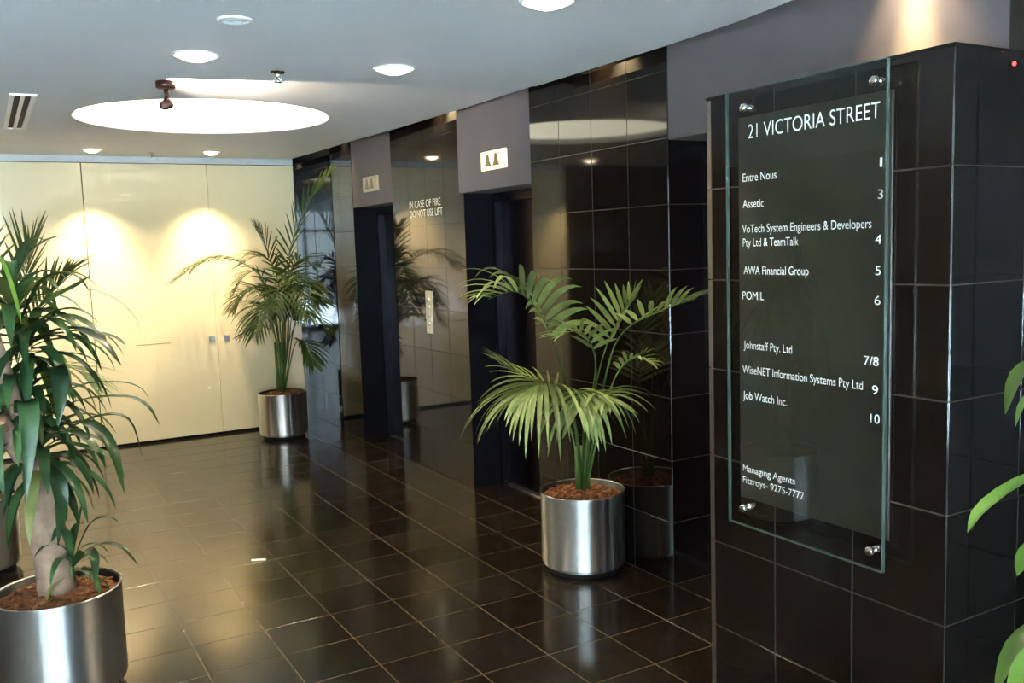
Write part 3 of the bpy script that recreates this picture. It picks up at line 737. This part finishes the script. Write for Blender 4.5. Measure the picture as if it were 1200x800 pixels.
def frond(parent, c, pts, n, lmax, wl, mat, start=0.42, droop=1.6, ang0=62, ang1=22, lift=0.25, single=True, roll=0.0, rad=0.006):
    path = curve([to_world(c, q) for q in pts], 40)
    r = MB().tube([limit(p.copy()) for p in path], [rad * (1 - 0.75 * i / 39) for i in range(40)], 6)
    if not single: fo = None
    else: fo = r.build('frond', M_STEM, parent)
    allb = MB()
    N = len(path) - 1
    for k in range(n):
        f = start + (1 - start) * (k + 0.3) / n; x = f * N; i = min(int(x), N - 1)
        p = path[i].lerp(path[i + 1], x - i)
        T_ = (path[min(i + 2, N)] - path[max(i - 1, 0)]).normalized()
        up = Vector((0, 0, 1)); S = T_.cross(up)
        if S.length < 0.15: S = RH.copy()
        S.normalize(); Nn = S.cross(T_).normalized()
        if roll: S, Nn = S * math.cos(roll) + Nn * math.sin(roll), Nn * math.cos(roll) - S * math.sin(roll)
        g = (f - start) / (1 - start)
        ll = lmax * (0.62 + 0.38 * math.sin(min(1, g * 1.7 + 0.15) * math.pi / 2)) * (1 if g < 0.55 else 1 - 0.62 * (g - 0.55) / 0.45)
        ang = math.radians(ang0 + (ang1 - ang0) * g)
        for sd in (-1, 1):
            d = (T_ * math.cos(ang) + S * sd * math.sin(ang) + Nn * (lift + random.uniform(-.08, .08))).normalized()
            L_ = ll * random.uniform(0.88, 1.1); m_ = 7; q = p.copy(); lp = [q.copy()]
            dr = droop * random.uniform(0.7, 1.25)
            for s in range(m_):
                d = (d + Vector((0, 0, -1)) * dr * L_ / m_ * (0.4 + s * 0.28)).normalized()
                q = q + d * (L_ / m_); lp.append(q.copy())
            sv = (lp[1] - lp[0]).cross(Nn)
            if sv.length < 1e-5: sv = S
            if single:
                lb = MB(); blade(lb, lp, sv.normalized(), wl * random.uniform(.85, 1.1), 0.3, 0.2, 0.3)
                lb.build('leaflet', mat, fo)
            else: blade(allb, lp, sv.normalized(), wl, 0.3, 0.2, 0.3)
    if not single:
        fo = r.build('frond', M_STEM, parent)
        allb.build('leaflets', mat, fo)
    return fo

# ---- front palm
C2 = (2.535, 3.74)
make_pot(*C2, 'brushed steel planter beside the pier and the directory block')
pl = thing('kentia_palm', 'pale green arching palm in front of the tiled pier', 'palm', (C2[0], C2[1], 0.38))
spec = [dict(n=14, lmax=0.36, start=0.50, droop=3.2, lift=0.55, wl=0.035),
        dict(n=11, lmax=0.28, start=0.56, droop=1.2, lift=0.25, wl=0.026),
        dict(n=17, lmax=0.50, start=0.45, droop=3.0, lift=0.0, wl=0.027, ang0=75, ang1=15),
        dict(n=10, lmax=0.22, start=0.50, droop=2.2, lift=0.30, wl=0.022),
        dict(n=9, lmax=0.20, start=0.55, droop=2.2, lift=0.20, wl=0.020),
        dict(n=13, lmax=0.38, start=0.45, droop=4.4, lift=0.0, wl=0.026),
        dict(n=12, lmax=0.30, start=0.45, droop=1.5, lift=0.2, wl=0.022),
        dict(n=9, lmax=0.24, start=0.58, droop=1.0, lift=0.3, wl=0.024),
        dict(n=9, lmax=0.26, start=0.5, droop=3.4, lift=0.1, wl=0.022)]
for q, s in zip(FRONT_PALM, spec): frond(pl, C2, q, mat=M_PALM, **s)
for dx, dy in ((-0.015, 0.01), (0.02, -0.01), (0.0, -0.02), (0.012, 0.02)):
    MB().tube([(C2[0] + dx, C2[1] + dy, 0.385), (C2[0] + dx * 1.3, C2[1] + dy * 1.3, 0.5), (C2[0] + dx * 1.5, C2[1] + dy * 1.5, 0.62)], [0.017, 0.012, 0.007], 8).build('stem', M_STEM, pl)

# ---- far palm
C3 = (2.24, 8.03)
make_pot(*C3, 'brushed steel planter in the far corner by the cream wall')
pl = thing('kentia_palm', 'tall palm darkened as backlit against the cream wall', 'palm', (C3[0], C3[1], 0.38))
random.seed(5)
for k in range(9):
    az = 2.4 * k + 0.5; rr = random.uniform(0.16, 0.30); zt = random.uniform(1.0, 1.45)
    ca, sa = math.cos(az), math.sin(az) * 0.8
    FAR_PALM.append([(0.01, 0, 0.44), (0.03 + ca * 0.06, sa * 0.06, 0.85), (0.03 + ca * rr * 0.6, sa * rr * 0.6, zt), (0.03 + ca * rr * 1.1, sa * rr * 1.1 - 0.05, zt + 0.03), (0.03 + ca * rr * 1.5, sa * rr * 1.5 - 0.08, zt - 0.12)])
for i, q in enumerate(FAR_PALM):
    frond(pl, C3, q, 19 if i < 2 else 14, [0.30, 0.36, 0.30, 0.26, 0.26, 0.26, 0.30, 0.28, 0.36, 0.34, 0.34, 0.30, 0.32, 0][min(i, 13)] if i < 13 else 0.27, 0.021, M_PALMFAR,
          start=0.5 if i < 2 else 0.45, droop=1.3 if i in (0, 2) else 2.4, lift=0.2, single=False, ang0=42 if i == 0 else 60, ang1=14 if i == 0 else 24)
for dx, dy in ((-0.02, 0.01), (0.02, 0.0), (0.0, -0.02)):
    MB().tube([(C3[0] + dx, C3[1] + dy, 0.385), (C3[0] + dx * 1.3, C3[1] + dy * 1.3, 0.6), (C3[0] + dx * 1.6, C3[1] + dy * 1.6, 0.85)], [0.022, 0.016, 0.010], 8).build('stem', M_STEM, pl)

# ---- palm behind the dracaena
C4 = (-0.14, 5.55)
make_pot(*C4, 'brushed steel planter standing behind the dracaena')
pl = thing('kentia_palm', 'upright fan of stiff palm leaflets rising behind the dracaena', 'palm', (C4[0], C4[1], 0.38))
for i, q in enumerate(LEFT_PALM):
    frond(pl, C4, q, 15, [0.34, 0.32, 0.3, 0.3][i], 0.020, M_PALM, start=0.5, droop=0.35 if i == 0 else 1.2, lift=0.12, single=False, ang0=55, ang1=12)

# ---- dracaena
def leaf(parent, pts, w, mat, n=11, base=0.3, side=None, peak=0.4):
    path = curve([Vector(p) for p in pts], n)
    ch = path[-1] - path[0]; h = Vector((ch.x, ch.y, 0))
    s = side if side else (Vector((-h.y, h.x, 0)) if h.length > 0.02 else RH.copy())
    b_ = MB(); blade(b_, path, s.normalized(), w, peak, 0.28, base, 0.02)
    return b_.build('leaf', mat, parent)
def rosette(parent, base, count, length, w, mat, e0=80, e1=0, droop=1.0, az0=0):
    for k in range(count):
        az = az0 + k * 2.399 + random.uniform(-.2, .2); g = k / max(1, count - 1)
        e = math.radians(e0 + (e1 - e0) * g + random.uniform(-8, 8)); L_ = length * random.uniform(0.75, 1.15)
        d = Vector((math.cos(az) * math.cos(e), math.sin(az) * math.cos(e), math.sin(e)))
        q = Vector(base) + Vector((0, 0, -0.10 * g)); pts = [q.copy()]; m_ = 9
        for s in range(m_):
            d = (d + Vector((0, 0, -1)) * droop * random.uniform(0.7, 1.2) * (0.08 + 0.035 * s)).normalized(); q = q + d * L_ / m_; pts.append(q.copy())
        leaf(parent, pts, w * random.uniform(0.75, 1.1), M_DRACYELLOW if random.random() < 0.13 else mat, 11)
C1 = (0.157, 3.775)
make_pot(*C1, 'large brushed steel planter holding the dracaena', r=0.222)
dr = thing('dracaena', 'leafy dracaena with a thick pale trunk beside the cream wall', 'plant', (C1[0], C1[1], 0.38))
def lw(c, a, b_, z): return to_world(c, (a, b_, z))
tp = [lw(C1, 0.0, 0, 0.38), lw(C1, -0.006, 0, 0.46), lw(C1, -0.018, 0, 0.62), lw(C1, -0.03, 0, 0.78), lw(C1, -0.045, 0, 0.90)]
MB().tube(tp, [0.072, 0.066, 0.062, 0.058, 0.05], 20).build('trunk', M_BARK, dr)
MB().tube([lw(C1, -0.035, 0.0, 0.82), lw(C1, -0.06, -0.07, 0.95), lw(C1, -0.078, -0.17, 1.09)], [0.034, 0.035, 0.036], 14).build('cane', M_BARK, dr)
MB().tube([lw(C1, -0.045, 0.01, 0.86), lw(C1, -0.09, -0.03, 1.12), lw(C1, -0.062, -0.22, 1.44)], [0.036, 0.035, 0.036], 14).build('cane', M_BARK, dr)
MB().tube([lw(C1, -0.067, -0.205, 1.395), lw(C1, -0.062, -0.222, 1.446)], [0.039, 0.037], 14).build('cut_end', M_CUT, dr)
MB().tube([lw(C1, -0.079, -0.162, 1.045), lw(C1, -0.078, -0.171, 1.096)], [0.0385, 0.037], 14).build('cut_end', M_CUT, dr)
MB().tube([lw(C1, 0.05, 0, 0.38), lw(C1, 0.06, 0, 0.52)], [0.014, 0.010], 10).build('side_shoot', M_STEM, dr)
for i, q in enumerate(DRACAENA_LEAVES):
    leaf(dr, [to_world(C1, k) for k in q], [0.055, 0.016, 0.05, 0.05, 0.04, 0.035, 0.03, 0.06, 0.045, 0.04, 0.06, 0.065, 0.05, 0.07, 0.055, 0.06, 0.03, 0.03, 0.032, 0.045, 0.045][i], M_DRACLIGHT if i == 11 else M_DRAC, 13)
rosette(dr, lw(C1, -0.09, 0.02, 1.50), 26, 0.36, 0.050, M_DRAC, 75, 5, 1.1)
rosette(dr, lw(C1, -0.02, 0.0, 1.38), 32, 0.36, 0.046, M_DRAC, 55, -10, 1.2, 1.0)
rosette(dr, lw(C1, -0.07, 0.0, 1.14), 34, 0.36, 0.050, M_DRAC, 60, -10, 1.3, 2.0)
rosette(dr, lw(C1, -0.02, 0.0, 0.95), 28, 0.34, 0.050, M_DRAC, 50, -20, 1.3, 0.4)
rosette(dr, lw(C1, 0.065, 0, 0.53), 12, 0.20, 0.032, M_DRAC, 70, 5, 1.5, 0.9)

# ---- dracaena beside the directory block, mostly out of the picture
C5 = (2.05, 0.95)
make_pot(*C5, 'brushed steel planter beside the directory block')
d2 = thing('dracaena', 'bright green dracaena leaves beside the black directory block', 'plant', (C5[0], C5[1], 0.38))
MB().tube([lw(C5, 0.0, 0, 0.38), lw(C5, 0.0, 0, 0.8), lw(C5, -0.02, 0, 1.3)], [0.04, 0.034, 0.03], 14).build('trunk', M_BARK, d2)
for i, q in enumerate(RIGHT_LEAVES):
    q = [(-0.02, 0, q[0][2] - 0.04)] + q
    leaf(d2, [to_world(C5, k) for k in q], [0.040, 0.05, 0.05, 0.045, 0.05, 0.05][i], M_DRACLIGHT, 13, peak=0.72, base=0.15)
random.seed(21)
for k in range(14):
    az = random.uniform(-2.0, 1.0); z = random.uniform(0.75, 1.4); e = random.uniform(0.1, 0.9)
    d = RH * math.cos(az) + FH * math.sin(az); d = Vector((d.x * math.cos(e), d.y * math.cos(e), math.sin(e)))
    q = to_world(C5, (0, 0, z)); pts = [q.copy()]
    for s in range(8):
        d = (d + Vector((0, 0, -1)) * (0.10 + 0.03 * s)).normalized(); q = q + d * 0.045; pts.append(q.copy())
    leaf(d2, pts, 0.045, M_DRACLIGHT, 11)

# ---- a scrap of paper on the floor
pp = MB().add([(1.13, 4.84, 0.0005), (1.20, 4.805, 0.0005), (1.205, 4.825, 0.003), (1.135, 4.858, 0.004), (1.13, 4.84, 0.001), (1.20, 4.805, 0.001), (1.205, 4.825, 0.0035), (1.135, 4.858, 0.0045)],
              [(3, 2, 1, 0), (4, 5, 6, 7), (0, 1, 5, 4), (1, 2, 6, 5), (2, 3, 7, 6), (3, 0, 4, 7)]).build('paper_scrap', M_PAPER)
tag(pp, 'tiny white scrap of paper on the dark tiled floor', 'paper')
